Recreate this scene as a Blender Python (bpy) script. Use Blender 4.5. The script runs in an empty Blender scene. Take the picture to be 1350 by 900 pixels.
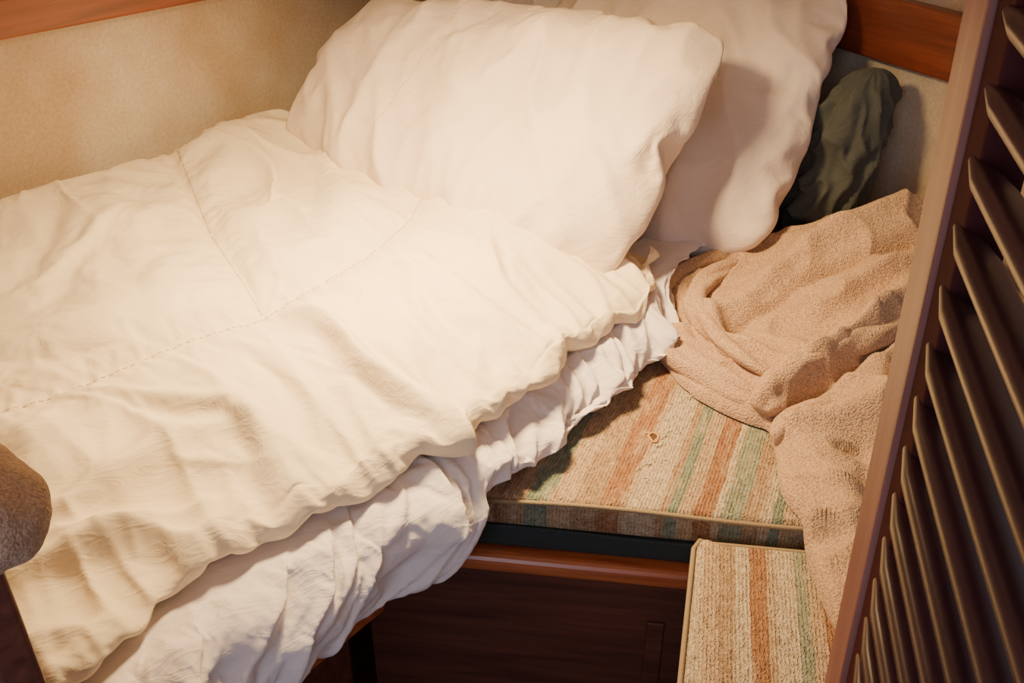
import bpy, bmesh, math, time
import numpy as np
from mathutils import Vector, Matrix, noise
from mathutils.bvhtree import BVHTree
T0=time.time()
S=bpy.context.scene
O=Vector((-.078,1.133,0)); EU=Vector((.629,.777,0)).normalized(); EV=Vector((-.777,.629,0)).normalized()
def B(u,v,z): return O+EU*u+EV*v+Vector((0,0,z))
def N(x,y,z=0.0): return noise.noise(Vector((x,y,z)))
def sst(a,b,x):
    t=max(0,min(1,(x-a)/(b-a))); return t*t*(3-2*t)
def seg(px,py,pts):
    best=9; bt=0
    n=len(pts)-1
    for i in range(n):
        ax,ay=pts[i];bx,by=pts[i+1]
        dx,dy=bx-ax,by-ay
        t=((px-ax)*dx+(py-ay)*dy)/(dx*dx+dy*dy); t=max(0,min(1,t))
        d=math.hypot(px-ax-dx*t,py-ay-dy*t)
        if d<best: best=d; bt=(i+t)/n
    return best,bt
def interp(x,pts):
    return float(np.interp(x,[p[0] for p in pts],[p[1] for p in pts]))
# ---------------------------------------------------------------- materials
def newmat(name):
    m=bpy.data.materials.new(name); m.use_nodes=True
    nt=m.node_tree; b=nt.nodes['Principled BSDF']; return m,nt,b
def nd(nt,t,**k):
    n=nt.nodes.new(t)
    for a,v in k.items(): setattr(n,a,v)
    return n
def ramp(nt,stops,mode='LINEAR'):
    r=nt.nodes.new('ShaderNodeValToRGB'); r.color_ramp.interpolation=mode
    e=r.color_ramp.elements
    while len(e)<len(stops): e.new(.5)
    for i,(p,c) in enumerate(stops):
        e[i].position=p; e[i].color=(c[0],c[1],c[2],1)
    return r
def cotton(name,col,wr=.25,fine=.22):
    m,nt,b=newmat(name); L=nt.links.new
    tc=nd(nt,'ShaderNodeTexCoord')
    n1=nd(nt,'ShaderNodeTexNoise'); n1.inputs['Scale'].default_value=14; n1.inputs['Detail'].default_value=5; n1.inputs['Distortion'].default_value=1.2
    n2=nd(nt,'ShaderNodeTexNoise'); n2.inputs['Scale'].default_value=900
    n3=nd(nt,'ShaderNodeTexNoise'); n3.inputs['Scale'].default_value=20; n3.inputs['Detail'].default_value=3; n3.inputs['Distortion'].default_value=1.8
    mp3=nd(nt,'ShaderNodeMapping'); mp3.inputs['Rotation'].default_value=(0,0,math.radians(-30)); 
    mp4=nd(nt,'ShaderNodeMapping'); mp4.inputs['Scale'].default_value=(.45,1.4,1.4)
    L(tc.outputs['Object'],n1.inputs['Vector']); L(tc.outputs['Object'],n2.inputs['Vector'])
    L(tc.outputs['Object'],mp3.inputs['Vector']); L(mp3.outputs['Vector'],mp4.inputs['Vector']); L(mp4.outputs['Vector'],n3.inputs['Vector'])
    r=ramp(nt,[(0.3,[c*.95 for c in col]),(0.7,col)]); L(n1.outputs['Fac'],r.inputs['Fac']); L(r.outputs['Color'],b.inputs['Base Color'])
    ab=nd(nt,'ShaderNodeMath',operation='SUBTRACT'); ab.inputs[1].default_value=.5; L(n3.outputs['Fac'],ab.inputs[0])
    ab2=nd(nt,'ShaderNodeMath',operation='ABSOLUTE'); L(ab.outputs[0],ab2.inputs[0])
    rr=ramp(nt,[(0,(1,1,1)),(.10,(.25,.25,.25)),(.3,(0,0,0))]); L(ab2.outputs[0],rr.inputs['Fac'])
    b1=nd(nt,'ShaderNodeBump'); b1.inputs['Strength'].default_value=wr; b1.inputs['Distance'].default_value=.01
    b3=nd(nt,'ShaderNodeBump'); b3.inputs['Strength'].default_value=fine; b3.inputs['Distance'].default_value=.0045
    b2=nd(nt,'ShaderNodeBump'); b2.inputs['Strength'].default_value=.15; b2.inputs['Distance'].default_value=.0006
    L(n1.outputs['Fac'],b1.inputs['Height']); L(rr.outputs['Color'],b3.inputs['Height']); L(n2.outputs['Fac'],b2.inputs['Height'])
    L(b1.outputs['Normal'],b3.inputs['Normal']); L(b3.outputs['Normal'],b2.inputs['Normal']); L(b2.outputs['Normal'],b.inputs['Normal'])
    b.inputs['Roughness'].default_value=.85; b.inputs['Sheen Weight'].default_value=.05; b.inputs['Specular IOR Level'].default_value=.15
    return m
def terry(name,c1,c2,k=1.0):
    m,nt,b=newmat(name); L=nt.links.new
    tc=nd(nt,'ShaderNodeTexCoord')
    n1=nd(nt,'ShaderNodeTexNoise'); n1.inputs['Scale'].default_value=300*k; n1.inputs['Detail'].default_value=2
    v=nd(nt,'ShaderNodeTexVoronoi'); v.inputs['Scale'].default_value=380*k
    L(tc.outputs['Object'],n1.inputs['Vector']); L(tc.outputs['Object'],v.inputs['Vector'])
    r=ramp(nt,[(.35,c1),(.65,c2)]); L(n1.outputs['Fac'],r.inputs['Fac']); L(r.outputs['Color'],b.inputs['Base Color'])
    b1=nd(nt,'ShaderNodeBump'); b1.inputs['Strength'].default_value=1/k; b1.inputs['Distance'].default_value=.0035/k
    b2=nd(nt,'ShaderNodeBump'); b2.inputs['Strength'].default_value=.6/k; b2.inputs['Distance'].default_value=.002/k; b2.invert=True
    L(n1.outputs['Fac'],b1.inputs['Height']); L(v.outputs['Distance'],b2.inputs['Height']); L(b1.outputs['Normal'],b2.inputs['Normal']); L(b2.outputs['Normal'],b.inputs['Normal'])
    b.inputs['Roughness'].default_value=.95; b.inputs['Sheen Weight'].default_value=.12
    return m
def wood(name,c1,c2,rough=.35,phi=0,sc=(3,45,45),coat=.3,spec=.5):
    m,nt,b=newmat(name); L=nt.links.new
    tc=nd(nt,'ShaderNodeTexCoord'); m0=nd(nt,'ShaderNodeMapping'); m0.inputs['Rotation'].default_value=(0,0,math.radians(-phi))
    mp=nd(nt,'ShaderNodeMapping'); mp.inputs['Scale'].default_value=sc
    n1=nd(nt,'ShaderNodeTexNoise'); n1.inputs['Scale'].default_value=1.5; n1.inputs['Detail'].default_value=6; n1.inputs['Distortion'].default_value=.4
    L(tc.outputs['Object'],m0.inputs['Vector']); L(m0.outputs['Vector'],mp.inputs['Vector']); L(mp.outputs['Vector'],n1.inputs['Vector'])
    r=ramp(nt,[(.3,c1),(.72,c2)]); L(n1.outputs['Fac'],r.inputs['Fac']); L(r.outputs['Color'],b.inputs['Base Color'])
    b1=nd(nt,'ShaderNodeBump'); b1.inputs['Strength'].default_value=.15; b1.inputs['Distance'].default_value=.001
    L(n1.outputs['Fac'],b1.inputs['Height']); L(b1.outputs['Normal'],b.inputs['Normal'])
    b.inputs['Roughness'].default_value=rough; b.inputs['Coat Weight'].default_value=coat; b.inputs['Coat Roughness'].default_value=.25
    b.inputs['Specular IOR Level'].default_value=spec
    return m
def striped(name,ang,s0,width,stops):
    """woven striped upholstery; stops are (metres across, colour)"""
    m,nt,b=newmat(name); L=nt.links.new
    tc=nd(nt,'ShaderNodeTexCoord'); mp=nd(nt,'ShaderNodeMapping')
    mp.inputs['Rotation'].default_value=(0,0,math.radians(ang))
    L(tc.outputs['Object'],mp.inputs['Vector'])
    nz=nd(nt,'ShaderNodeTexNoise'); nz.inputs['Scale'].default_value=18; nz.inputs['Detail'].default_value=4; L(mp.outputs['Vector'],nz.inputs['Vector'])
    sx=nd(nt,'ShaderNodeSeparateXYZ'); L(mp.outputs['Vector'],sx.inputs['Vector'])
    m1=nd(nt,'ShaderNodeMath',operation='MULTIPLY_ADD'); m1.inputs[1].default_value=.014; L(nz.outputs['Fac'],m1.inputs[0]); L(sx.outputs['X'],m1.inputs[2])
    m2=nd(nt,'ShaderNodeMath',operation='SUBTRACT'); m2.inputs[1].default_value=s0+.007; L(m1.outputs[0],m2.inputs[0])
    m3=nd(nt,'ShaderNodeMath',operation='DIVIDE'); m3.inputs[1].default_value=width; L(m2.outputs[0],m3.inputs[0])
    m4=nd(nt,'ShaderNodeMath',operation='FRACT'); L(m3.outputs[0],m4.inputs[0])
    r=ramp(nt,[((p-s0)/width,c) for p,c in stops],'CONSTANT'); L(m4.outputs[0],r.inputs['Fac'])
    mp2=nd(nt,'ShaderNodeMapping'); mp2.inputs['Scale'].default_value=(1,.6,1); L(mp.outputs['Vector'],mp2.inputs['Vector'])
    v=nd(nt,'ShaderNodeTexVoronoi'); v.inputs['Scale'].default_value=430; L(mp2.outputs['Vector'],v.inputs['Vector'])
    w=nd(nt,'ShaderNodeTexWave'); w.bands_direction='X'; w.inputs['Scale'].default_value=62; w.inputs['Distortion'].default_value=4; w.inputs['Detail'].default_value=3; w.inputs['Detail Scale'].default_value=5
    L(mp.outputs['Vector'],w.inputs['Vector'])
    mx=nd(nt,'ShaderNodeMixRGB',blend_type='MULTIPLY'); mx.inputs[0].default_value=.55
    r2=ramp(nt,[(0,(1.0,1.0,1.0)),(.55,(.8,.74,.66)),(1,(.45,.36,.28))]); L(v.outputs['Distance'],r2.inputs['Fac'])
    L(r.outputs['Color'],mx.inputs[1]); L(r2.outputs['Color'],mx.inputs[2])
    mx2=nd(nt,'ShaderNodeMixRGB',blend_type='MULTIPLY'); mx2.inputs[0].default_value=.5
    r3=ramp(nt,[(0,(.5,.42,.35)),(.6,(1,1,1))]); L(w.outputs['Fac'],r3.inputs['Fac'])
    L(mx.outputs[0],mx2.inputs[1]); L(r3.outputs['Color'],mx2.inputs[2])
    n4=nd(nt,'ShaderNodeTexNoise'); n4.inputs['Scale'].default_value=120; n4.inputs['Detail'].default_value=3; L(mp2.outputs['Vector'],n4.inputs['Vector'])
    r4=ramp(nt,[(.35,(.72,.66,.6)),(.65,(1.1,1.1,1.1))]); L(n4.outputs['Fac'],r4.inputs['Fac'])
    mx3=nd(nt,'ShaderNodeMixRGB',blend_type='MULTIPLY'); mx3.inputs[0].default_value=.8
    L(mx2.outputs[0],mx3.inputs[1]); L(r4.outputs['Color'],mx3.inputs[2])
    mp5=nd(nt,'ShaderNodeMapping'); mp5.inputs['Scale'].default_value=(1,.28,1); L(mp.outputs['Vector'],mp5.inputs['Vector'])
    n5=nd(nt,'ShaderNodeTexNoise'); n5.inputs['Scale'].default_value=42; n5.inputs['Detail'].default_value=6; n5.inputs['Roughness'].default_value=.7; L(mp5.outputs['Vector'],n5.inputs['Vector'])
    r5=ramp(nt,[(.52,(0,0,0)),(.70,(.75,.75,.75))]); L(n5.outputs['Fac'],r5.inputs['Fac'])
    mx5=nd(nt,'ShaderNodeMixRGB',blend_type='MIX'); L(r5.outputs['Color'],mx5.inputs[0]); L(mx3.outputs[0],mx5.inputs[1]); mx5.inputs[2].default_value=(.56,.43,.28,1)
    L(mx5.outputs[0],b.inputs['Base Color'])
    b1=nd(nt,'ShaderNodeBump'); b1.inputs['Strength'].default_value=.8; b1.inputs['Distance'].default_value=.003; b1.invert=True
    b2=nd(nt,'ShaderNodeBump'); b2.inputs['Strength'].default_value=.7; b2.inputs['Distance'].default_value=.002
    b3=nd(nt,'ShaderNodeBump'); b3.inputs['Strength'].default_value=.7; b3.inputs['Distance'].default_value=.006
    L(v.outputs['Distance'],b1.inputs['Height']); L(w.outputs['Fac'],b2.inputs['Height']); L(b1.outputs['Normal'],b2.inputs['Normal'])
    L(n5.outputs['Fac'],b3.inputs['Height']); L(b2.outputs['Normal'],b3.inputs['Normal']); L(b3.outputs['Normal'],b.inputs['Normal'])
    b.inputs['Roughness'].default_value=.9
    return m
def plain(name,c,rough=.8,bump=0,scale=200,mott=None):
    m,nt,b=newmat(name); L=nt.links.new
    tc=nd(nt,'ShaderNodeTexCoord'); n1=nd(nt,'ShaderNodeTexNoise'); n1.inputs['Scale'].default_value=scale; n1.inputs['Detail'].default_value=4
    L(tc.outputs['Object'],n1.inputs['Vector'])
    r=ramp(nt,[(.3,[x*.8 for x in c]),(.7,c)]); L(n1.outputs['Fac'],r.inputs['Fac']); out=r.outputs['Color']
    if mott:
        n2=nd(nt,'ShaderNodeTexNoise'); n2.inputs['Scale'].default_value=mott[0]; n2.inputs['Detail'].default_value=3; n2.inputs['Roughness'].default_value=.55
        L(tc.outputs['Object'],n2.inputs['Vector'])
        r2=ramp(nt,[(.36,mott[1]),(.60,(1,1,1))]); L(n2.outputs['Fac'],r2.inputs['Fac'])
        mx=nd(nt,'ShaderNodeMixRGB',blend_type='MULTIPLY'); mx.inputs[0].default_value=1
        L(out,mx.inputs[1]); L(r2.outputs['Color'],mx.inputs[2]); out=mx.outputs[0]
    L(out,b.inputs['Base Color'])
    b1=nd(nt,'ShaderNodeBump'); b1.inputs['Strength'].default_value=bump; b1.inputs['Distance'].default_value=.002
    L(n1.outputs['Fac'],b1.inputs['Height']); L(b1.outputs['Normal'],b.inputs['Normal'])
    b.inputs['Roughness'].default_value=rough
    return m
M_duvet=cotton('duvet_cotton',(.87,.745,.53),.10,.15)
M_sheet=cotton('sheet_cotton',(.80,.74,.73),.12,.2)
M_pillow=cotton('pillow_cotton',(.83,.70,.57),.12,.16)
M_pillow2=cotton('pillow_cotton_b',(.77,.66,.57),.12,.12)
M_terry=terry('terry_tan',(.40,.245,.14),(.62,.41,.25))
M_terry2=terry('terry_fleece',(.36,.22,.135),(.50,.33,.21),1.3)
M_jacket=cotton('jacket_cloth',(.080,.086,.078),.3)
M_rail=wood('mahogany_gloss',(.30,.065,.022),(.55,.17,.06),.28,-7.6)
M_trim1=wood('mahogany_trim_a',(.15,.034,.014),(.29,.075,.030),.35,51)
M_trim2=wood('mahogany_trim_b',(.13,.028,.012),(.26,.060,.025),.35,-53)
M_panel=wood('mahogany_dark',(.07,.024,.017),(.17,.055,.035),.45,-7.6)
M_slat=wood('door_slats',(.042,.016,.020),(.068,.026,.032),.36,80,coat=0,spec=.24)
M_stile=wood('door_stile',(.045,.013,.014),(.07,.02,.02),.8,0,(40,40,3),coat=0,spec=.03)
M_edge=wood('door_edge',(.19,.075,.062),(.29,.135,.112),.5,0,(40,40,3),coat=.05,spec=.3)
M_foam=plain('foam_base_cloth',(.03,.04,.04),.9,.5,300)
M_wall=plain('wall_vinyl',(.70,.63,.50),.7,.35,160,(2.6,(.76,.63,.50)))
M_floor=plain('floor_teak',(.10,.05,.03),.6,.1,20)
M_ceil=plain('ceiling_liner',(.72,.64,.54),.8,.1,100)
tan=(.52,.37,.23);tan2=(.62,.47,.31);rust=(.46,.24,.12);teal=(.28,.36,.28);sage=(.37,.42,.32);cream=(.70,.60,.44);brown=(.42,.26,.15)
M_str1=striped('stripe_cloth',21,-.52,.52,[(-.52,tan),(-.45,tan2),(-.43,brown),(-.405,tan),(-.386,teal),(-.352,tan2),(-.32,tan),(-.283,rust),(-.25,tan2),(-.242,cream),(-.20,tan),(-.188,teal),(-.172,tan2),(-.15,rust),(-.122,cream),(-.112,sage),(-.083,tan),(-.06,cream),(-.045,teal),(-.03,tan2)])
M_str2=striped('stripe_cloth_b',10,.05,.30,[(.05,cream),(.082,tan2),(.105,tan),(.125,cream),(.145,rust),(.168,tan2),(.178,cream),(.205,sage),(.222,tan2),(.24,rust),(.262,cream),(.28,teal),(.30,tan)])
M_pipe=plain('piping_cord',(.34,.25,.14),.9,.6,500)
M_stitch=plain('stitch_thread',(.66,.47,.27),.8,.1,500)
# ---------------------------------------------------------------- mesh helpers
def obj(name,verts,faces,mat,smooth=True,parent=None):
    me=bpy.data.meshes.new(name); me.from_pydata([tuple(v) for v in verts],[],faces); me.update()
    o=bpy.data.objects.new(name,me); S.collection.objects.link(o)
    if mat: me.materials.append(mat)
    if smooth: me.polygons.foreach_set('use_smooth',[True]*len(me.polygons))
    if parent: o.parent=parent
    return o
def subd(o,n=1):
    s=o.modifiers.new('sub','SUBSURF'); s.levels=n; s.render_levels=n
def grid(name,nu,nv,f,mat,closed_u=False,sub=0,flip=False):
    vs=[f(i/(nu-1) if not closed_u else i/nu,j/(nv-1)) for i in range(nu) for j in range(nv)]
    fs=[]
    for i in range(nu if closed_u else nu-1):
        for j in range(nv-1):
            a=i*nv+j; b=((i+1)%nu)*nv+j
            q=(a,b,b+1,a+1)
            fs.append(q[::-1] if flip else q)
    o=obj(name,vs,fs,mat)
    if sub: subd(o,sub)
    return o
def fixn(o):
    bm=bmesh.new(); bm.from_mesh(o.data); bmesh.ops.recalc_face_normals(bm,faces=bm.faces); bm.to_mesh(o.data); bm.free()
def prism(name,pts,z0,z1,mat,bev=0,seg_=3,parent=None):
    n=len(pts)
    vs=[(p[0],p[1],z0) for p in pts]+[(p[0],p[1],z1) for p in pts]
    fs=[tuple(range(n))[::-1],tuple(range(n,2*n))]+[(i,(i+1)%n,n+(i+1)%n,n+i) for i in range(n)]
    o=obj(name,vs,fs,mat,False,parent); fixn(o)
    if bev:
        m=o.modifiers.new('bev','BEVEL'); m.width=bev; m.segments=seg_; m.limit_method='ANGLE'
        o.data.polygons.foreach_set('use_smooth',[True]*len(o.data.polygons))
    return o
def tube(name,pts,r,mat,parent=None,cyc=False):
    c=bpy.data.curves.new(name,'CURVE'); c.dimensions='3D'; c.bevel_depth=r; c.bevel_resolution=4
    s=c.splines.new('POLY'); s.points.add(len(pts)-1)
    for p,q in zip(s.points,pts): p.co=(q[0],q[1],q[2],1)
    s.use_cyclic_u=cyc
    o=bpy.data.objects.new(name,c); S.collection.objects.link(o); c.materials.append(mat)
    if parent: o.parent=parent
    return o
def box_between(name,p,q,th,z0a,z0b,h,mat,side,bev=.004,parent=None):
    sv=Vector((side[0],side[1],0)).normalized()*th
    vs=[]
    for (pt,z) in ((p,z0a),(q,z0b)):
        P=Vector((pt[0],pt[1],0))
        vs+= [P+Vector((0,0,z)),P+sv+Vector((0,0,z)),P+sv+Vector((0,0,z+h)),P+Vector((0,0,z+h))]
    fs=[(0,1,2,3),(7,6,5,4),(0,4,5,1),(1,5,6,2),(2,6,7,3),(3,7,4,0)]
    o=obj(name,vs,fs,mat,False,parent); fixn(o)
    m=o.modifiers.new('bev','BEVEL'); m.width=bev; m.segments=4
    return o
def simcloth(o,frames,bend,pins=None,shrink=0,pressure=None,grav=0,coll=False,stiff=25,comp=8):
    """drape / inflate the mesh with the cloth solver and bake the shape"""
    if pins is not None:
        g=o.vertex_groups.new(name='pin')
        for i,wt in pins.items(): g.add([i],wt,'REPLACE')
    c=o.modifiers.new('Cloth','CLOTH'); st=c.settings
    st.quality=6; st.mass=.3
    if pressure: st.use_pressure=True; st.uniform_pressure_force=pressure
    st.tension_stiffness=stiff; st.compression_stiffness=comp; st.shear_stiffness=5; st.bending_stiffness=bend
    st.tension_damping=8; st.compression_damping=8; st.shear_damping=5; st.air_damping=3
    st.effector_weights.gravity=grav; st.shrink_min=shrink
    if pins is not None: st.vertex_group_mass='pin'
    c.collision_settings.use_collision=coll; c.collision_settings.distance_min=.003
    c.point_cache.frame_start=1; c.point_cache.frame_end=frames
    for f in range(1,frames+1):
        S.frame_set(f)
        dg=bpy.context.evaluated_depsgraph_get(); ev=o.evaluated_get(dg)
    me=bpy.data.meshes.new_from_object(ev); o.modifiers.clear(); o.data=me
    me.polygons.foreach_set('use_smooth',[True]*len(me.polygons))
# ---------------------------------------------------------------- room shell
def wallq(name,p,q,z0,z1,th,side,mat):
    return box_between(name,p,q,th,z0,z0,z1-z0,mat,side,.001)
corner=B(1.553,1.12,0)
wallq('wall_left',B(-.70,1.12,0).xy,(corner+EU*.02).xy,0,2.0,.05,EV,M_wall)
hd=Vector((.597,-.802,0)); hn=Vector((.802,.597,0))
wend=corner+hd*2.2
wallq('wall_back',corner.xy,wend.xy,0,2.0,.05,hn,M_wall)
prism('floor',[(-1.6,-.3),(1.9,-.3),(1.9,3.3),(-1.6,3.3)],-.05,0,M_floor)
prism('ceiling',[(-1.6,.25),(1.9,.25),(1.9,3.3),(-1.6,3.3)],2.0,2.05,M_ceil)
box_between('trim_1',B(-.70,1.12,0).xy,corner.xy,.035,1.085,.985,.12,M_trim1,-EV,.008)
box_between('trim_2',corner.xy,wend.xy,.035,.955,.945,.125,M_trim2,-hn,.008)
# ---------------------------------------------------------------- berth base, mattress
prism('berth_base',[B(-.62,.12,0).xy,B(-.14,.12,0).xy,B(-.05,.22,0).xy,B(1.2,.22,0).xy,B(1.40,1.10,0).xy,B(-.62,1.10,0).xy],0.0,.50,M_panel)
box_between('berth_rail',B(-.60,.030,0).xy,B(-.13,.030,0).xy,.03,.445,.445,.05,M_rail,EV,.01)
prism('mattress',[B(-.60,.040,0).xy,B(.50,.040,0).xy,B(.62,.10,0).xy,B(1.20,.13,0).xy,B(1.42,1.10,0).xy,B(-.60,1.10,0).xy],.51,.650,M_sheet,.02)
def fl(x): return 1.133-.133*(x+.078)
def P2(v): return (v.x,v.y)
wallpt=lambda x:2.144-(x-.693)*1.343
rx=1.15
seatpoly=[(-.235,fl(-.235)+.022),(rx,fl(rx)+.022),(rx,wallpt(rx)-.01),P2(B(1.2,.0,0)),P2(B(-.03,.11,0))]
prism('seat_base',seatpoly,0,.462,M_panel)
box_between('seat_rail',(-.13,fl(-.13)-.022),(rx,fl(rx)-.022),.042,.463,.463,.036,M_rail,(0,1),.014)
box_between('seat_base_frame',(.213,fl(.213)+.016),(.240,fl(.240)+.016),.006,.05,.05,.30,M_panel,(0,1),.002)
def cushion(name,poly,z0,z1,mat,split,foam,r=.012):
    root=bpy.data.objects.new(name,None); S.collection.objects.link(root)
    prism('foam',[(x,y) for x,y in poly],z0,split,foam,.006,parent=root)
    me=bpy.data.meshes.new('fabric'); bm=bmesh.new()
    vs=[bm.verts.new((x,y,split)) for x,y in poly]; f=bm.faces.new(vs)
    ex=bmesh.ops.extrude_face_region(bm,geom=[f]); up=[g for g in ex['geom'] if isinstance(g,bmesh.types.BMVert)]
    for v in up: v.co.z=z1
    bmesh.ops.recalc_face_normals(bm,faces=bm.faces)
    bm.to_mesh(me); bm.free()
    o=bpy.data.objects.new('fabric',me); S.collection.objects.link(o); me.materials.append(mat); o.parent=root
    m=o.modifiers.new('bev','BEVEL'); m.width=r; m.segments=4; m.limit_method='ANGLE'
    me.polygons.foreach_set('use_smooth',[True]*len(me.polygons))
    return root
c1=[(-.088,fl(-.088)),(rx,fl(rx)),(rx,wallpt(rx)-.06),P2(B(1.20,.02,0))]
r1=cushion('seat_cushion',c1,.502,.60,M_str1,.542,M_foam)
tube('piping',[(x,fl(x)-.001+.002*math.sin(x*9),.594+.0025*math.sin(x*14)) for x in np.linspace(-.085,rx,60)],.0035,M_pipe,r1)
tube('piping_low',[(x,fl(x)-.001,.543+.002*math.sin(x*17+1)) for x in np.linspace(-.085,rx,60)],.003,M_foam,r1)
M_th=plain('tuft_thread',(.66,.34,.10),.8,.5,400); M_hole=plain('hole_dark',(.10,.045,.02),.9)
M_fray=plain('frayed_yarn',(.72,.62,.46),.9,.5,600)
for k,(tcx,tcy,sc) in enumerate(((.222,1.262,1.15),)):
    tb=[Vector((tcx+sc*.006*math.cos(t)*(1+.2*math.sin(3*t)),tcy+sc*.010*math.sin(t),.6015)) for t in np.linspace(0,2*math.pi,24)]
    tube('tuft_%d'%k,tb,.0018,M_th,r1,True)
    obj('tuft_hole_%d'%k,[(tcx,tcy,.6008)]+[(tcx+sc*.005*math.cos(t),tcy+sc*.009*math.sin(t),.6008) for t in np.linspace(0,2*math.pi,13)],[(0,i,i+1) for i in range(1,13)],M_hole,True,r1)
rng=np.random.default_rng(4)
for k in range(34):
    t=rng.uniform(0,1); bx,by=.195+.11*t+rng.normal(0,.010),1.16+.26*t+rng.normal(0,.012)
    a=rng.uniform(0,6.28); ln=rng.uniform(.005,.010)
    tube('fray_%d'%k,[(bx+ln*s*math.cos(a+s*1.6),by+ln*s*math.sin(a+s*1.6),.6006+.002*math.sin(math.pi*s)) for s in np.linspace(0,1,7)],.0008,M_fray,r1)
c2=[(.262-.222*(1.06-y),y) for y in (1.06,.66)]+[(.80,.66),(.80,fl(.8)-.026),(.295,fl(.295)-.026),(.275,1.072)]
r2=cushion('seat_cushion.001',c2,.49,.575,M_str2,.50,M_foam,.014)
tube('piping',[(.258-.222*(1.06-y),y,.570) for y in np.linspace(.66,1.050,30)]+[(.2665,1.066,.5705),(.28,fl(.28)-.026,.5705)]+[(x,fl(x)-.026,.5705) for x in np.linspace(.30,.80,20)],.0035,M_pipe,r2)
prism('step_base',[(.262-.222*(1.06-y)+.02,y) for y in (1.05,.68)]+[(.80,.68),(.80,fl(.8)-.03),(.29,fl(.29)-.03)],0,.488,M_panel)
# ---------------------------------------------------------------- sheet (puffed and crumpled with the cloth solver)
HEM=[(-.70,.02),(-.55,.035),(-.444,.072),(-.353,.072),(-.237,.042),(-.109,.020),(-.05,.018),(0,-.030),(.03,.002),(.15,-.006),(.21,-.014),(.28,.016),(.34,.004),(.40,.014),(.45,-.006),(.527,.018),(.60,.06),(.70,.10)]
def hem(u): return interp(u,HEM)+.006*N(u*16,3.3)
def rid(x,p=2.0): return (1-min(1,abs(x)*1.6))**p
def sheet0(i,j):
    u=-.60+1.50*i; q=j
    k=sst(-.06,.03,u)
    zb=(.520+.012*N(u*7,8.8))*(1-k)+.603*k
    out=.03*sst(-.25,-.05,u)*(1-k)+.018*k
    prof=[(0,.17,.662),(.25,.08,.672),(.42,.015,.672),(.55,-.025-out*.6,.648),(.7,-.036-out,.612+.01*k),(.85,-.024-out,zb+.035),(.95,-.008-out*.9,zb+.008),(1,.030-.04*k,zb)]
    qs=[p[0] for p in prof]; v=float(np.interp(q,qs,[p[1] for p in prof])); z=float(np.interp(q,qs,[p[2] for p in prof]))
    w=sst(.15,.5,q)*(1-.7*sst(.9,1,q))
    sh=u+.26*q+.05*N(u*6,q*2,4)
    f=.026*(rid(N(sh*11,q*1.2,1.7))-.35)+.018*(rid(N(sh*24,q*2.2,7.1))-.35)+.008*N(u*9,q*7,2)
    v-=f*w; z+=f*.4*w*(1-sst(.8,1,q))
    v+=min(.12,max(0,u-.50)*.7)*sst(.3,.6,q)
    return B(u,v,z)
NU,NV=340,44
sh=grid('bed_sheet',NU,NV,sheet0,M_sheet,flip=True)
pins={}
for i in range(NU):
    for j in range(NV):
        if j<16 or j>=NV-3 or i<1 or i>=NU-1: pins[i*NV+j]=1.0
simcloth(sh,11,.02,pins,shrink=-.12,pressure=.3,grav=0,stiff=20,comp=20)
for v in sh.data.vertices:
    r=v.co-O; u=r.dot(EU); 
    if u>.0 and v.co.z<.603: v.co.z=.603
    if u<=0 and u>-.1 and v.co.z<.603 and r.dot(EV)<-.0 and v.co.y>fl(v.co.x)-.004: v.co.y=fl(v.co.x)-.004
subd(sh)
# ---------------------------------------------------------------- duvet (quilted, puffed with the cloth solver)
seamA=[(-.62,.50),(-.392,.48),(-.2,.435),(-.023,.406),(.13,.405),(.269,.416),(.38,.45),(.449,.494),(.62,.52)]
seamB=[(.34,1.12),(.285,1.06),(.12,.70),(0,.41)]
foldC=[(.03,.40),(.013,.245),(-.01,.12),(-.005,-.01)]
creases=[([(.30,.40),(.16,.22),(.10,.03)],.012,.016),([(-.30,.40),(-.20,.25),(-.17,.06)],.014,.018),([(.20,.95),(-.05,.80),(-.30,.72)],.012,.022),([(.42,.95),(.30,.75),(.22,.50)],.010,.02),
 ([(-.60,.30),(-.45,.24),(-.30,.26),(-.16,.20)],.022,.018),([(-.60,.20),(-.42,.17),(-.28,.13)],.020,.015),([(-.55,.38),(-.40,.36),(-.25,.33)],.015,.018),([(.45,.35),(.33,.20),(.27,.05)],.012,.014)]
def dheight(u,v,d):
    thin=sst(.25,.55,u)
    z=.694+.046*sst(.0,.34,d)-.020*thin*(1-sst(.1,.5,v))+.008*math.sin(v*5)+.016*sst(.6,1.0,v)
    da,ta=seg(u,v,seamA); db,tb_=seg(u,v,seamB)
    z+=.012*(1-math.exp(-(da/.06)**2))+.010*(1-math.exp(-(db/.05)**2))
    wx=u+.02*N(u*8,v*8,71); wy=v+.02*N(u*8,v*8,72)
    dc,tc_=seg(wx,wy,foldC)
    z+=.032*math.exp(-((dc)/.018)**2)*math.sin(min(1,tc_)*math.pi*.85+.1)
    for pts,a_,w_ in creases:
        d2,t2=seg(wx,wy,pts)
        if d2<.06: z+=a_*math.exp(-(d2/w_)**2)*math.sin(math.pi*min(1,t2*.85+.12))
    a=u*.35+v*.94; b_=u*.94-v*.35
    z+=.012*N(b_*5+2*N(u*2,v*2,1),a*1.8,3)
    z+=.012*(rid(N(b_*9+1.2*N(u*3,v*3,8),a*2.2,11),2.2)-.3)*min(1,min(da,db)/.08)
    g=math.exp(-max(0,d)/.16)
    su=u-.25*d
    z+=g*sst(0,.05,d)*(.028*(rid(N(su*8.5,d*2,31),1.8)-.4)+.014*(rid(N(su*20,d*4,33),1.8)-.4))
    k=sst(-.15,-.5,u)
    z+=k*(.028*(rid(N((u*.6+v*.8)*8,(v*.6-u*.8)*2.6,41),2)-.35)-.012)
    return z
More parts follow.
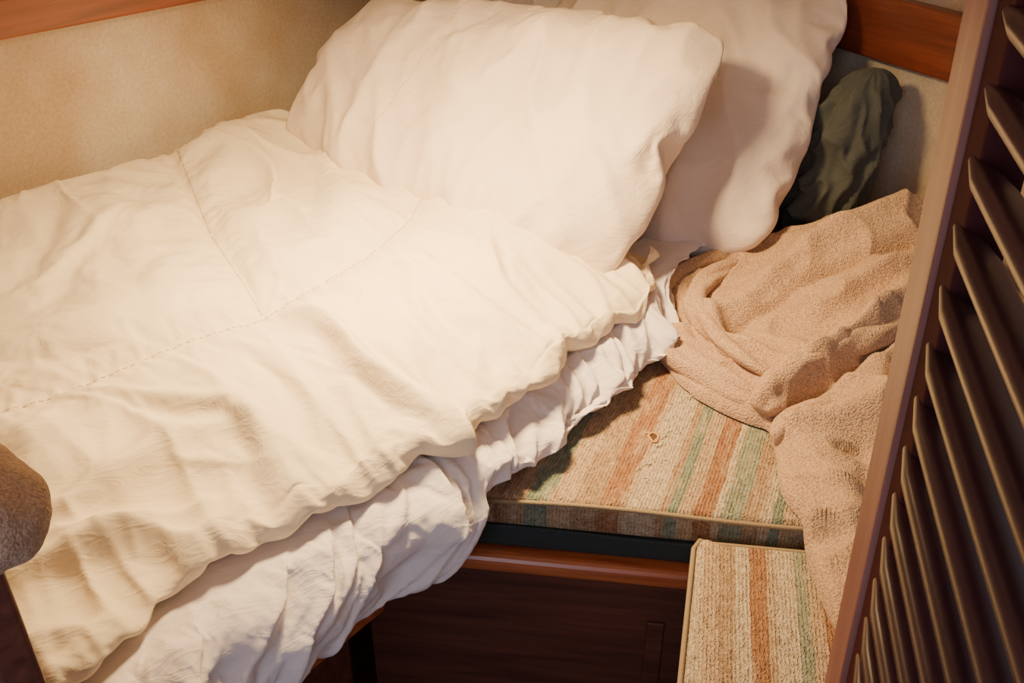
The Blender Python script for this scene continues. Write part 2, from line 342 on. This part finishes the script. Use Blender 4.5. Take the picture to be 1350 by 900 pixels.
def duvet0(i,j):
    u=-.590+1.25*i
    h=hem(u)
    thin=sst(.2,.5,u)
    if j<.12:
        t=j/.12; R=.032*(1-.55*thin)
        a=(1-t)*math.pi
        top=dheight(u,h+R,R)
        if a<math.pi/2: v=h+R-R*math.sin(a)
        else: v=h+R*(1-math.sin(a))+.02*(a-math.pi/2)
        hz=(top-.672)/2
        z=.672+hz+hz*math.cos(a)
        v+=.012*N(u*22,j*14,51)
        return B(u,v,z)
    R=.032*(1-.55*thin)
    t=(j-.12)/.88; v=h+R+(1.100-h-R)*t
    z=dheight(u,v,v-h)
    z-=.05*sst(1.05,1.10,v)
    z-=.05*sst(.56,.655,u)
    return B(u,v,max(z,.676))
DU,DV=210,185
dv=grid('duvet',DU,DV,duvet0,M_duvet)
pins={}
for i in range(DU):
    for j in range(DV):
        idx=i*DV+j
        if j<7 or j>=DV-2 or i<1 or i>=DU-2: pins[idx]=1.0
        elif j>22:
            r=dv.data.vertices[idx].co-O; u=r.dot(EU); w_=r.dot(EV)
            if seg(u,w_,seamA)[0]<.005 or seg(u,w_,seamB)[0]<.005: pins[idx]=1.0
simcloth(dv,12,.05,pins,shrink=-.044,pressure=.5,grav=0,stiff=20,comp=20)
for v in dv.data.vertices:
    if v.co.z<.672: v.co.z=.672
    r=v.co-O; u=r.dot(EU); w_=r.dot(EV)
    if w_>1.108: v.co-=EV*(w_-1.108)
    if w_>.3:
        d=min(seg(u,w_,seamA)[0],seg(u,w_,seamB)[0])
        if d<.06: v.co.z+=.0020*math.sin((u-w_*.5)*190+3*N(u*30,w_*30))*math.exp(-(d/.022)**2)-.003*math.exp(-(d/.010)**2)
subd(dv)
def stitches(name,pts2,bvh,mk,mat,parent,ln=.007,gap=.011,r=.0011):
    P=[Vector((a,b)) for a,b in pts2]; vs=[];fs=[]
    for k in range(len(P)-1):
        L=(P[k+1]-P[k]).length; n=max(1,int(L/gap)); d=(P[k+1]-P[k]).normalized()
        for m in range(n):
            q=P[k]+d*(m*gap); e=q+d*ln
            h=[]
            for s in (q,e):
                o_,dr=mk(s); hit=bvh.ray_cast(o_,dr); h.append((hit[0],hit[1]))
            if h[0][0] is None or h[1][0] is None: continue
            n0=h[0][1]; n0=-n0 if n0.dot(dr)>0 else n0
            a,b=h[0][0]+n0*.0006,h[1][0]+n0*.0006
            if (a-b).length>.02: continue
            sd=(b-a).cross(n0).normalized()*r; up=n0*r*.9
            s0=len(vs); vs+=[a-sd,a+sd,b+sd,b-sd,(a*.7+b*.3)+up,(a*.3+b*.7)+up]
            fs+=[(s0,s0+1,s0+4),(s0+1,s0+2,s0+5,s0+4),(s0+2,s0+3,s0+5),(s0+3,s0,s0+4,s0+5)]
    o=obj(name,vs,fs,mat,True,parent); fixn(o); return o
bpy.context.view_layer.update(); dg=bpy.context.evaluated_depsgraph_get(); dg.update()
bv=BVHTree.FromObject(dv,dg)
mkd=lambda s:(B(s.x,s.y,1.0),Vector((0,0,-1)))
stitches('stitching_long',seamA,bv,mkd,M_stitch,dv)
stitches('stitching_cross',[(.30,1.05)]+seamB[2:],bv,mkd,M_stitch,dv)
# ---------------------------------------------------------------- pillows by cloth pressure
def pillow(name,W,H,TH,mat,loc_uvz,tilt,roll=0,yaw=0,seed=0,frames=20,taper=.08,shear=0):
    nx,ny=int(W*120),int(H*120)
    vs=[];idx={}
    for s in (0,1):
        for i in range(nx+1):
            for j in range(ny+1):
                a=(i/nx-.5)*2; b=(j/ny-.5)*2
                e=min(i,nx-i,j,ny-j)
                if s==1 and e==0: idx[(1,i,j)]=idx[(0,i,j)]; continue
                x=a*W/2*(1+.07*(1-b*b)-.05*(abs(b)**8)*(abs(a)**3)); y=b*H/2*(1+.10*(1-a*a)-.07*(abs(a)**8)*(abs(b)**3))
                x+=.010*N(x*13,y*13,seed); y+=.010*N(x*11,y*11,seed+2)
                z=(.006 if s==0 else -.006)*(0 if e==0 else 1)+.004*N(x*14,y*14,seed+s*5)*(e>0)
                idx[(s,i,j)]=len(vs); vs.append((x,y,z))
    fs=[]
    for s in (0,1):
        for i in range(nx):
            for j in range(ny):
                q=[idx[(s,i,j)],idx[(s,i+1,j)],idx[(s,i+1,j+1)],idx[(s,i,j+1)]]
                fs.append(q if s==0 else q[::-1])
    o=obj(name,vs,fs,mat)
    simcloth(o,frames,.04,pressure=2.6,shrink=-.05)
    me=o.data
    n=len(me.vertices); co=np.zeros(n*3); me.vertices.foreach_get('co',co); co=co.reshape(-1,3)
    ext=co.max(0)-co.min(0)
    co-= (co.max(0)+co.min(0))/2
    co[:,0]*=W/ext[0]; co[:,1]*=H/ext[1]; co[:,2]*=TH/ext[2]
    for k in range(n):
        x,y,z=co[k]
        z*=1-.25*(y/(H/2))
        x*=1-taper*(y/(H/2))
        y-=.035*(1-(x/(W/2))**2)*(y<0)*min(1,-y/(H/2))
        y+=shear*(x/(W/2))*(y/(H/2)+1)/2
        z+=.012*N(x*6,y*6,seed+3)
        z+=.024*(rid(N(x*6+y*3+.6*N(x*4,y*4,2),y*2.6-x*2,seed+9),2)-.3)+.008*(rid(N(x*13+y*8,y*6-x*5,seed+12),2)-.3)
        co[k]=(x,y,z)
    me.vertices.foreach_set('co',co.reshape(-1)); me.update()
    subd(o)
    X=-EV; Yd=(EU*math.cos(tilt)+Vector((0,0,1))*math.sin(tilt)); Z=X.cross(Yd)
    R=Matrix((X,Yd,Z)).transposed().to_4x4()
    u,v,z=loc_uvz
    o.matrix_world=Matrix.Translation(B(u,v,z))@R@Matrix.Rotation(roll,4,'Z')@Matrix.Rotation(yaw,4,'Y')
    return o
pl1=pillow('pillow',.92,.50,.18,M_pillow,(.672,.522,.868),math.radians(45),roll=math.radians(-4.5),seed=1,taper=.035,shear=.085)
pl2=pillow('pillow.001',.72,.64,.17,M_pillow2,(1.01,.325,.86),math.radians(45),roll=math.radians(2),seed=20,shear=.02)
pl3=pillow('pillow.002',.66,.50,.15,M_sheet,(1.18,.70,.87),math.radians(56),seed=40)
bpy.context.view_layer.update(); dg=bpy.context.evaluated_depsgraph_get(); dg.update()
bvp=BVHTree.FromObject(pl1,dg)
stitches('stitching',[(-.13,-.20),(-.14,.0),(-.13,.21)],bvp,lambda s:(Vector((s.x,s.y,1)),Vector((0,0,-1))),M_stitch,pl1,.004,.009,.0009)
# ---------------------------------------------------------------- towel on seat
outl=[(.2456,1.56),(.29,1.69),(.42,1.80),(.56,1.86),(.75,1.93),(.95,1.68),(.97,1.35),(.78,1.02),(.66,.82),(.52,.78),(.435,.80),(.412,.892),(.412,1.055),(.392,1.127),(.405,1.22),(.405,1.275),(.365,1.30),(.315,1.345),(.265,1.45)]
cx,cy=.60,1.42
ang=[];rad=[]
for x,y in outl: ang.append(math.atan2(y-cy,x-cx)%(2*math.pi)); rad.append(math.hypot(x-cx,y-cy))
od=np.argsort(ang); ang=np.array(ang)[od]; rad=np.array(rad)[od]
ang3=np.concatenate([ang-2*math.pi,ang,ang+2*math.pi]); rad3=np.concatenate([rad]*3)
def bd(th):
    return sum(float(np.interp((th%(2*math.pi))+d,ang3,rad3)) for d in (-.04,-.02,0,.02,.04))/5
ridges=[([(.76,1.70),(.60,1.68),(.46,1.62),(.34,1.54)],.044,.030),([(.72,1.50),(.58,1.42),(.48,1.37),(.40,1.31)],.046,.024),
 ([(.31,1.68),(.42,1.76),(.6,1.82)],.020,.02),([(.42,1.25),(.47,1.12),(.48,1.0),(.46,.85)],.018,.024),([(.33,1.60),(.36,1.48),(.44,1.40),(.50,1.36)],.022,.015),
 ([(.80,1.34),(.64,1.27),(.52,1.25),(.44,1.24)],.036,.026),([(.80,1.58),(.66,1.56),(.52,1.50)],.028,.018),([(.56,.85),(.56,1.0),(.60,1.15),(.72,1.25)],.024,.022),
 ([(.70,1.43),(.56,1.36),(.47,1.31),(.42,1.28)],-.028,.012),([(.74,1.62),(.60,1.60),(.50,1.57),(.38,1.50)],-.026,.013),([(.30,1.62),(.33,1.50),(.40,1.42)],-.018,.009),
 ([(.78,1.27),(.62,1.20),(.50,1.19)],-.020,.014),([(.70,1.42),(.62,1.35),(.60,1.25),(.64,1.12)],-.018,.014),([(.52,1.20),(.50,1.08),(.53,.95)],-.012,.012)]
def towel(i,j):
    th=2*math.pi*i; R=bd(th)
    r=j**.75
    R+= .006*N(math.cos(th)*9,math.sin(th)*9,3)
    x=cx+R*r*math.cos(th); y=cy+R*r*math.sin(th)
    k=sst(-.03,.0,y-fl(x)); base=.579*(1-k)+.604*k
    d=R*(1-r)
    e=min(1,d/.022); z=base+.020*math.sqrt(max(0,1-(1-e)**2))
    e2=sst(0,.10,d)
    z+=.15*math.exp(-((x-.70)**2/.20**2+(y-1.68)**2/.20**2))*sst(0,.05,d)
    z+=.06*math.exp(-((x-.62)**2/.2**2+(y-1.38)**2/.2**2))*e2
    wx=x+.03*N(x*6,y*6,4); wy=y+.03*N(x*6,y*6,8)
    for pts,a,w in ridges:
        dd,t=seg(wx,wy,pts); z+=a*math.exp(-(dd/w)**2)*sst(0,.02,d)*(.55+.45*math.sin(math.pi*min(1,t+.15)))
    z+=sst(0,.04,d)*(.016*(rid(N(x*9+y*4,y*12,61),2)-.3)+.005*N(x*18,y*18,3))+.0008*N(x*120,y*120,3)
    return Vector((x,y,max(z,base)))
tw=grid('bath_towel',420,150,towel,M_terry,closed_u=True)
def roll(name,pts,r,mat,parent,seed=0,nb=22):
    P=[Vector(p) for p in pts]; n=70
    tt=np.linspace(0,len(P)-1,n)
    def cr(t):
        i=min(int(t),len(P)-2); f=t-i
        p0=P[max(i-1,0)];p1=P[i];p2=P[i+1];p3=P[min(i+2,len(P)-1)]
        return .5*((2*p1)+(p2-p0)*f+(2*p0-5*p1+4*p2-p3)*f*f+(3*p1-p0-3*p2+p3)*f**3)
    C=[cr(t) for t in tt]
    def f(i,j):
        k=int(round(j*(n-1))); c=C[k]; d=(C[min(k+1,n-1)]-C[max(k-1,0)]).normalized()
        s=d.cross(Vector((0,0,1))).normalized(); u=s.cross(d)
        a=2*math.pi*i; e=math.sqrt(max(0.0,1-(2*j-1)**6))
        rr=r*(e+.02)*(1+.25*math.sin(2*a+k*.13+seed)+.35*N(math.cos(a)*1.5,math.sin(a)*1.5,k*.12+seed))
        return c+(s*math.cos(a)+u*math.sin(a))*rr
    o=grid(name,nb,n,f,mat,closed_u=True,sub=1)
    if parent: o.parent=parent
    return o
roll('rolled_edge',[(.50,1.80,.64),(.40,1.77,.645),(.31,1.70,.638),(.258,1.61,.63),(.262,1.50,.628),(.32,1.40,.63),(.395,1.31,.63)],.022,M_terry,tw,1)
roll('twist',[(.44,1.74,.65),(.36,1.66,.655),(.33,1.57,.65),(.36,1.46,.648),(.42,1.36,.65)],.017,M_terry,tw,5)
roll('fold_end',[(.68,1.45,.71),(.58,1.41,.70),(.49,1.37,.675),(.42,1.32,.655),(.395,1.285,.63)],.026,M_terry,tw,12)
roll('fold_low',[(.60,1.28,.66),(.50,1.27,.65),(.43,1.265,.635),(.405,1.22,.625)],.017,M_terry,tw,15)
# ---------------------------------------------------------------- dark jacket between pillow and wall
def jack(i,j):
    a=2*math.pi*i; t=j
    z=.604+.36*t
    r=math.sqrt(max(.0001,1-(2*t-1)**4))*(1.12-.42*t)
    cxx=.625+.080*t; cyy=1.935+.018*t
    w=1+.30*N(math.cos(a)*1.8,math.sin(a)*1.8,t*3)+.28*(rid(N(math.cos(a)*2.2+t*2,math.sin(a)*2.2,t*5),2)-.3)
    return Vector((cxx+.082*r*w*math.cos(a),cyy+.062*r*w*math.sin(a),z+.02*N(math.cos(a)*2,math.sin(a)*2,t*3)*math.sin(t*3.14)))
grid('jacket',110,100,jack,M_jacket,closed_u=True,flip=True)
# ---------------------------------------------------------------- bulkhead with folded fleece towel at the berth foot
pb=Vector((-.375,.545,0))
box_between('bulkhead',(pb).xy,(pb+EV*.9).xy,.035,0,0,1.100,M_panel,-EU,.006)
def ht(i,j):
    a=2*math.pi*i; s=-.078+.50*j
    e=(max(0.0,1-(1-min(1,(s+.078)/.05))**2))**.5*(1 if j<.97 else math.sqrt(max(0,1-((j-.97)/.03)**2)))+.01
    ca,sa=math.cos(a),math.sin(a)
    x=.048*e*math.copysign(abs(ca)**.85,ca); z=.034*e*math.copysign(abs(sa)**.85,sa)-.012*abs(ca)*e
    f=.010*math.sin(a*2+s*18)+.010*N(s*14,ca*1.2,sa*1.2)+.012*(rid(N(s*20+ca,sa*2,5),2)-.3)
    c=pb-EU*.0175+EV*s+Vector((0,0,1.122-.006*math.sin(s*9)))
    return c+(EU*x+Vector((0,0,z)))*(1+f*9)
hto=grid('hand_towel',60,110,ht,M_terry2,closed_u=True,sub=1)
roll('towel_fold',[tuple(pb-EU*.050+EV*-.060+Vector((0,0,1.100))),tuple(pb-EU*.056+EV*.0+Vector((0,0,1.106))),tuple(pb-EU*.056+EV*.14+Vector((0,0,1.104))),tuple(pb-EU*.05+EV*.3+Vector((0,0,1.106)))],.017,M_terry2,hto,3)
# ---------------------------------------------------------------- louvered door
D=bpy.data.objects.new('louvered_door',None); S.collection.objects.link(D)
dd=Vector((-.168,-.986,0)); dn=Vector((-.986,.168,0))
hz=Vector((.2775,.62,0))
def dp(s,n,z): 
    return hz+dd*s+dn*n+Vector((0,0,z))+Vector((.030*(1.13-z),0,0))
def dbox(name,s0,s1,n0,n1,z0,z1,mat,bev=.003):
    vs=[dp(s,n,z) for z in (z0,z1) for s,n in ((s0,n0),(s1,n0),(s1,n1),(s0,n1))]
    fs=[(3,2,1,0),(4,5,6,7),(0,1,5,4),(1,2,6,5),(2,3,7,6),(3,0,4,7)]
    o=obj(name,vs,fs,mat,False,D); fixn(o)
    m=o.modifiers.new('bev','BEVEL'); m.width=bev; m.segments=3
dbox('edge_strip',0,.055,-.034,.0,.05,1.90,M_edge,.004)
dbox('stile_far',.0552,.092,-.030,-.004,.05,1.90,M_stile)
dbox('stile_near',.46,.54,-.030,-.004,.05,1.90,M_stile)
dbox('rail_top',.092,.46,-.030,-.004,1.80,1.90,M_stile)
dbox('rail_bottom',.092,.46,-.030,-.004,.05,.20,M_stile)
z=1.419+.042*8
k=0
while z>.22:
    def sl(i,j,z=z):
        a=2*math.pi*i; t_=j; s=.078+.384*j
        ca,sa=math.cos(a),math.sin(a)
        e=.8; en=1 if 0<j<1 else .55
        p=.018*math.copysign(abs(ca)**e,ca)*en; q=.0090*math.copysign(abs(sa)**e,sa)*en
        t=math.radians(-38)
        n=-.011+p*math.cos(t)+q*math.sin(t); zz=z-p*math.sin(t)+q*math.cos(t)
        return dp(s+(.0 if 0<j<1 else (-.003 if j==0 else .003)),n,zz-.012)
    o=grid('slat_%d'%k,28,12,sl,M_slat,closed_u=True,flip=True); o.parent=D
    k+=1; z-=.042
# ---------------------------------------------------------------- lights, world, camera
def area(name,loc,tgt,size,e,col,spread=180):
    l=bpy.data.lights.new(name,'AREA'); l.energy=e; l.size=size; l.color=col; l.spread=math.radians(spread)
    o=bpy.data.objects.new(name,l); S.collection.objects.link(o); o.location=loc
    o.rotation_euler=(Vector(tgt)-Vector(loc)).to_track_quat('-Z','Y').to_euler()
area('cabin_lamp',(-.18,1.46,1.48),(-.12,1.40,.7),.18,24,(1,.67,.31),140)
area('companionway_daylight',(-.5,-.6,1.5),(-.1,1.2,.6),.7,6,(.76,.80,1.0))
w=bpy.data.worlds.new('world'); S.world=w; w.use_nodes=True
w.node_tree.nodes['Background'].inputs[0].default_value=(.90,.82,.92,1); w.node_tree.nodes['Background'].inputs[1].default_value=.36
cam=bpy.data.cameras.new('camera'); cam.lens=36; cam.sensor_width=36; cam.clip_start=.02
co=bpy.data.objects.new('camera',cam); S.collection.objects.link(co); co.location=(0,0,1.6); co.rotation_euler=(math.radians(57),0,0)
S.camera=co
S.frame_set(1)
